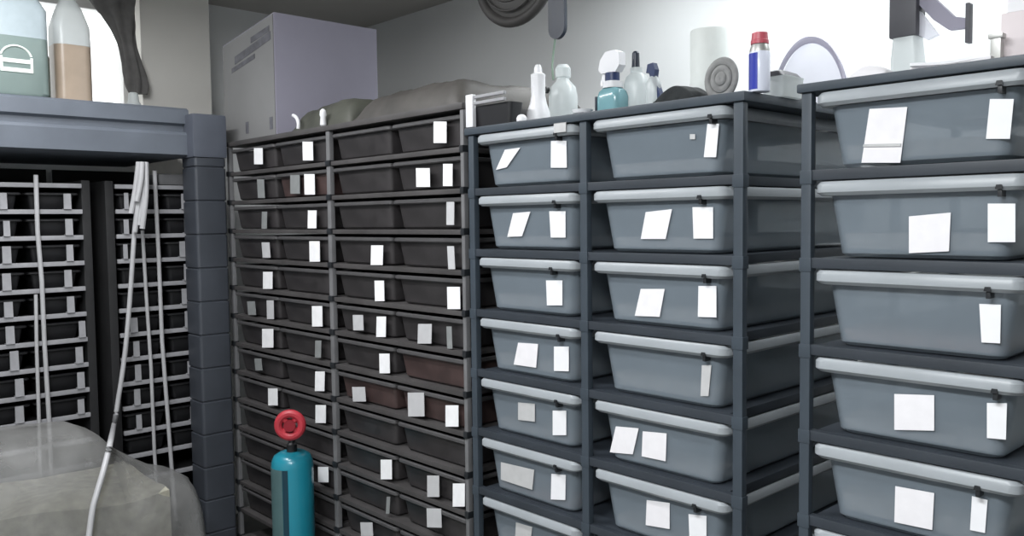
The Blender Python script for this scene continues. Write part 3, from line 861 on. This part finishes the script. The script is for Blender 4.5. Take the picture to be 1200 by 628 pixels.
# 10 aerosol can
Y = 1.50; s = ms(890, 90, Y); c = px(890, 122, Y); H = px(890, 38, Y).z - TOPA
t = empty('aerosol_can', (c.x, Y, TOPA), 'blue and white aerosol can with a red cap', 'can')
rc = 12 * s
MB().lathe([(rc*.94, 0), (rc, .003), (rc, H*.66), (rc*.97, H*.67)], n=36).build('can_body', 'canwhite', t)
ang = [math.radians(160 + 130 * i / 14) for i in range(15)]
d = MB(); rings = []
for zz in (.004, H * .64):
    rings.append([Vector((math.cos(a) * (rc + .0006), math.sin(a) * (rc + .0006), zz)) for a in ang] + [Vector((math.cos(a) * (rc - .001), math.sin(a) * (rc - .001), zz)) for a in reversed(ang)])
d.loft(rings); d.build('blue_wrap', 'blue', t)
MB().lathe([(rc*.97, H*.67), (rc*.95, H*.71), (rc*.80, H*.79), (rc*.72, H*.80)], n=30).build('shoulder', 'steel', t)
MB().lathe([(rc*.86, H*.80), (rc*.86, H*.86), (rc*.80, H*.87), (rc*.74, H*.985), (rc*.6, H)], n=30).build('cap', 'capred', t)
# 11 pale box with dark lumps
Y = 1.62; c = px(918, 120, Y)
t = empty('plastic_box', (c.x, Y, TOPA), 'small frosted box with a dark lid beside the aerosol can', 'box')
MB().loft([rrect(-.028, .022, -.035, .04, 0, .008), rrect(-.031, .025, -.038, .043, .042, .008)]).build('box_body', 'frost', t)
MB().loft([rrect(-.034, .020, -.04, .045, .0425, .008), rrect(-.03, .012, -.036, .04, .052, .008), rrect(-.016, .002, -.02, .02, .057, .006)]).build('lid', 'dgrey', t)
# 12 clear domed hoop
Y = 1.92; s = ms(952, 70, Y); c = px(955, 95, Y)
zt = px(952, 50, Y).z - TOPA
t = empty('clear_dome', (c.x, Y, TOPA), 'clear domed cover with a lilac arched rim behind the red-capped can', 'cover')
Rw = 46 * s
b = MB(); b.torus((0, -.03, .002), Rw, .005, 30, 8, 'y', math.radians(4), math.pi - math.radians(4), sz=zt / Rw)
b.build('arched_rim', 'hoop', t)
rings = []
for j in range(9):
    f_ = math.cos(j / 8 * math.pi / 2) ; yy = -.022 + .11 * math.sin(j / 8 * math.pi / 2)
    rings.append([Vector((Rw * .96 * max(.02, f_) * math.cos(a), yy, .004 + zt * .96 * max(.02, f_) * math.sin(a))) for a in [math.pi * i / 24 for i in range(25)]])
b = MB(); b.loft(rings); b.build('dome_shell', 'dome', t)
c = px(945, 90, 1.74)
lump(-.985, -.915, 1.68, 1.77, TOPA + .0005, .044, 'dgrey', 'crumpled_cloth', 'dark grey bundle on the rack before the clear domed cover', 'bundle', 12, .006, .9)
# 13 beige paper bag
c = px(1022, 84, 1.60)
lump(c.x - .035, c.x + .045, 1.56, 1.68, TOPR + .0005, .040, 'paper', 'paper_bag', 'crumpled pale paper bag between the clear dome and dark-headed sprayer', 'bag', 15, .010, .5)
# 14 dark headed sprayer
Y = 1.62; s = ms(1064, 40, Y); c = px(1064, 76, Y); zb = px(1064, 45, Y).z - TOPR; zt = px(1064, -6, Y).z - TOPR
t = empty('sprayer', (c.x, Y, TOPR), 'dark-headed sprayer with a lilac-grey lever arm above the white papers', 'sprayer')
MB().loft([rrect(-15*s, 15*s, -14*s, 14*s, 0, .008), rrect(-16*s, 16*s, -14*s, 14*s, zb*.5, .008), rrect(-14*s, 13*s, -13*s, 13*s, zb, .008)]).build('sprayer_body', 'frost', t)
hb = MB().box(-17*s, 14*s, -14*s, 14*s, zb + .0003, zt, .004).build('sprayer_head', 'dgrey', t)
am = MB(); am.prism([(13*s, -5*s, zt*.99), (22*s, -5*s, zt*.99), (52*s, -5*s, zt*.66), (66*s, -5*s, zt*.62), (66*s, -5*s, zt*.52), (46*s, -5*s, zt*.53), (30*s, -5*s, zt*.66), (13*s, -5*s, zt*.86)], (0, 10*s, 0))
am.build('lever_arm', 'boxl', t, smooth=False)
MB().box(64*s, 68*s, -6*s, 6*s, zt*.36, zt*.78, .001).build('nozzle', 'dgrey', t)
MB().prism([(13*s, -4*s, zb*1.02), (13*s, -4*s, zt*.80), (34*s, -4*s, zt*.50), (22*s, -4*s, zb*.9)], (0, 8*s, 0)).build('grip', 'dome', t, smooth=False)
# 15 white papers
Y = 1.55
a, c = px(1078, 80, Y), px(1160, 72, Y)
for i, (dx, ro, m, lb) in enumerate(((0, 2, 'card', 'lowest white sheet of the small paper pile on the separate rack'), (.006, -4, 'paper', 'middle white sheet of the small paper pile on the separate rack'), (-.004, 7, 'card', 'topmost white sheet of the small paper pile on the separate rack'))):
    z0 = TOPR + .0005 + .0058 * i
    b = MB(((a.x + c.x) / 2, 1.60, z0)); L_ = (c.x - a.x) / 2 + .01
    pts = []
    rings = []
    for k in range(9):
        x = -L_ + 2 * L_ * k / 8; zc = .002 * math.sin(k * .8 + i)
        q = [Vector((x, -.075, zc)), Vector((x, .09, zc)), Vector((x, .09, zc + .005)), Vector((x, -.075, zc + .005))]
        rings.append([Matrix.Rotation(math.radians(ro), 3, 'Z') @ p + Vector(((a.x + c.x) / 2 + dx, 1.60, z0 + .002)) for p in q])
    b.loft(rings)
    tag(b.build('paper_sheet', m, angle=60), lb, 'paper', 'white papers on the rack')
# 16 grey peg and pink box at the frame edge
c = px(1168, 70, 1.54)
t = MB((c.x, 1.54, TOPR)); t.box(c.x - .008, c.x + .008, 1.532, 1.548, TOPR + .0005, TOPR + .052, .002); t.box(c.x - .011, c.x + .011, 1.530, 1.550, TOPR + .044, TOPR + .052, .002)
tag(t.build('peg', 'steel'), 'short grey upright peg beside the pinkish box', 'peg')
Y = 1.60; c = px(1181, 66, Y)
t = empty('carton', (c.x + .06, Y, TOPR), 'pinkish-white carton on the rack top, half out of view', 'carton')
MB().box(-.0595, .06, -.04, .06, .0005, .088, .003).build('carton_body', 'pink', t)
MB().box(-.052, .055, -.035, .055, .0885, .118, .003).build('lid', 'card', t)

# ---------------------------------------------------------- fan on the wall
fc = at_y(604, -42, 1.88)
t = empty('ceiling_fan', (fc.x, 1.98, fc.z), 'grey round fan hung under the ceiling above the squeeze bottle', 'fan')
Rf = 72 * ms(604, -20, 1.88)
MB().torus((0, -.10, 0), Rf * .92, Rf * .085, 48, 12, 'y').build('outer_ring', 'fan2', t)
MB().lathe([(Rf*.87, -.075), (Rf*.86, -.10), (Rf*.6, -.125), (Rf*.3, -.135), (.01, -.135)], axis='y', n=48).build('cover', 'fan', t)
g_ = MB()
for q in (.75, .6, .45, .3): g_.torus((0, -.112 - (1 - q) * .03, 0), Rf * q, .004, 40, 6, 'y')
g_.build('grille', 'fan2', t)
MB().lathe([(Rf*.25, .055), (Rf*.35, .04), (Rf*.4, -.03), (Rf*.9, -.074), (.01, -.0742)], axis='y', n=40).build('motor', 'fan', t)
zt = ZT - fc.z
MB().tube([(0, .01, Rf * .3), (0, .01, zt - .001)], .014, 14).lathe([(.05, zt - .016), (.05, zt - .0005)], (0, .01, 0), 24).build('ceiling_bracket', 'fan2', t)
# hanging slate bar
Yb_ = 1.72
c0 = at_y(653, -20, Yb_); s = ms(653, 10, Yb_); ct = at_y(653, 46, Yb_)
t = empty('hanging_paddle', (c0.x, Yb_, ZT), 'slate-blue rounded bar hanging from the ceiling against the white wall', 'bar')
w2 = 13 * s
zb = ct.z - ZT
outl = [(-w2, -.002), (-w2, zb + w2)] + [(w2 * math.cos(math.pi + math.pi * i / 12), zb + w2 + w2 * math.sin(math.pi + math.pi * i / 12)) for i in range(1, 12)] + [(w2, zb + w2), (w2, -.002)]
MB().prism([(x, -.006, z) for x, z in outl], (0, .012, 0)).build('bar', 'slate', t)
pc = smooth_path([Vector((-.01, 0, zb + .003)), Vector((-.018, .002, zb - .03)), Vector((-.022, 0, zb - .07)), Vector((-.018, 0, zb - .11))])
MB().tube(pc, .003, 8).build('cord', 'greencord', t)

# ------------------------------------------------------ bottles on the bench
TB = ZC + .4405
def bench_at(u, X): return at_x(u, 112, X).y
X = -3.34
s = 3.45 / FPX * 1.0
yl = bench_at(-22, X); yr_ = bench_at(50, X)
t = empty('jug', (X, (yl + yr_) / 2, TB), 'large green-grey jug with a pale round emblem on the bench', 'jug')
hw = (yr_ - yl) / 2
zs_ = at_x(20, 50, X).z - TB
MB().loft([rrect(-.11, .11, -hw + .005, hw - .005, 0, .03), rrect(-.115, .115, -hw, hw, .008, .03), rrect(-.115, .115, -hw, hw, zs_, .03)]).build('jug_body', 'jug', t)
MB().loft([rrect(-.115, .115, -hw, hw, zs_ + .0005, .03), rrect(-.113, .113, -hw, hw, zs_ + .10, .03), rrect(-.08, .08, -hw * .7, hw * .7, zs_ + .16, .03), rrect(-.03, .03, -.03, .03, zs_ + .19, .02), rrect(-.03, .03, -.03, .03, zs_ + .23, .02)]).build('jug_shoulder', 'jugtop', t)
e = MB()
ec = at_x(19, 70, X + .115); ec = ec - Vector(t.location); ec.x = .116
sy = .0030 * 1.0
e.torus((.1165, ec.y, ec.z + .002), .047, .0038, 20, 6, 'x', math.radians(15), math.radians(165), sz=.95)
for dz in (-.004, -.034): e.box(.1135, .1185, ec.y - .048, ec.y + .050, ec.z + dz - .007, ec.z + dz + .007, .002)
e.box(.1135, .118, ec.y - .048, ec.y - .040, ec.z - .034, ec.z + .01, .001); e.box(.1135, .118, ec.y + .042, ec.y + .050, ec.z - .034, ec.z + .01, .001)
e.build('emblem', 'emblem', t)
# dark green slim bottle
X = -3.36; ya_, yb_ = bench_at(46, X), bench_at(60, X)
t = empty('slim_bottle', (X, (ya_ + yb_) / 2, TB), 'slim dark green bottle squeezed between the jug and tan bottle', 'bottle')
hh = at_x(52, 56, X).z - TB; r_ = (yb_ - ya_) / 2 * .92
MB().lathe([(r_, 0), (r_, hh * .8), (r_ * .6, hh * .92), (r_ * .5, hh)], n=24).build('bottle_body', 'green', t)
MB().lathe([(r_ * .6, hh), (r_ * .6, hh + .025), (r_ * .5, hh + .028)], n=20).build('cap', 'emblem', t)
# tan bottle
X = -3.40; ya_, yb_ = bench_at(62, X), bench_at(105, X); hw = (yb_ - ya_) / 2
t = empty('bottle', (X, (ya_ + yb_) / 2, TB), 'wide bottle of tan liquid with a white upper half, by the window', 'bottle')
hh = at_x(84, 56, X).z - TB
MB().loft([rrect(-.06, .06, -hw, hw, 0, .03), rrect(-.06, .06, -hw, hw, hh, .03)]).build('liquid', 'tan', t)
MB().loft([rrect(-.06, .06, -hw, hw, hh + .0005, .03), rrect(-.058, .058, -hw * .98, hw * .98, hh + .07, .03), rrect(-.045, .045, -hw * .7, hw * .7, hh + .13, .03), rrect(-.025, .025, -hw * .4, hw * .4, hh + .17, .02), rrect(-.025, .025, -hw * .4, hw * .4, hh + .22, .02)]).build('bottle_shoulder', 'frost', t)
# small white jar by the curtain
X = -3.55; c = at_x(156, 105, X)
t = empty('jar', (X, c.y, TB), 'little pale jar at the foot of the twisted grey curtain', 'jar')
MB().lathe([(.028, 0), (.030, .004), (.028, .045), (.022, .052), (.018, .085), (.012, .09)], n=22).build('jar_body', 'frost', t)
# twisted curtain
cp = [(126, -40), (131, 0), (142, 30), (151, 60), (159, 92), (162, 110)]
P = smooth_path([at_x(u, v, -3.80) for u, v in cp], 8)
n = len(P)
b = MB(P[0]); rings = []
for i, p in enumerate(P):
    f_ = i / (n - 1); wd = (.030 + .065 * (1 - f_) ** 1.8) + .012 * math.sin(f_ * 9)
    ring = []
    for k in range(40):
        a = 2 * math.pi * k / 40
        q = 1 + .22 * math.sin(6 * a + f_ * 9)
        ring.append(p + Vector((math.cos(a) * wd * .45 * q, math.sin(a) * wd * q, 0)))
    rings.append(ring)
b.loft(rings); 
tag(b.build('curtain', 'curtain', angle=60), 'twisted dark grey curtain hanging at the edge of the bright window', 'curtain')

# ---------------------------------------------------------------- rendering
wd_ = bpy.data.worlds.new('world'); S.world = wd_; wd_.use_nodes = True
wd_.node_tree.nodes['Background'].inputs[0].default_value = (.8, .85, .9, 1)
wd_.node_tree.nodes['Background'].inputs[1].default_value = .3
vs = S.view_settings
vs.view_transform = 'Standard'; vs.look = 'None'; vs.gamma = 1; vs.exposure = 1.1; vs.use_curve_mapping = False
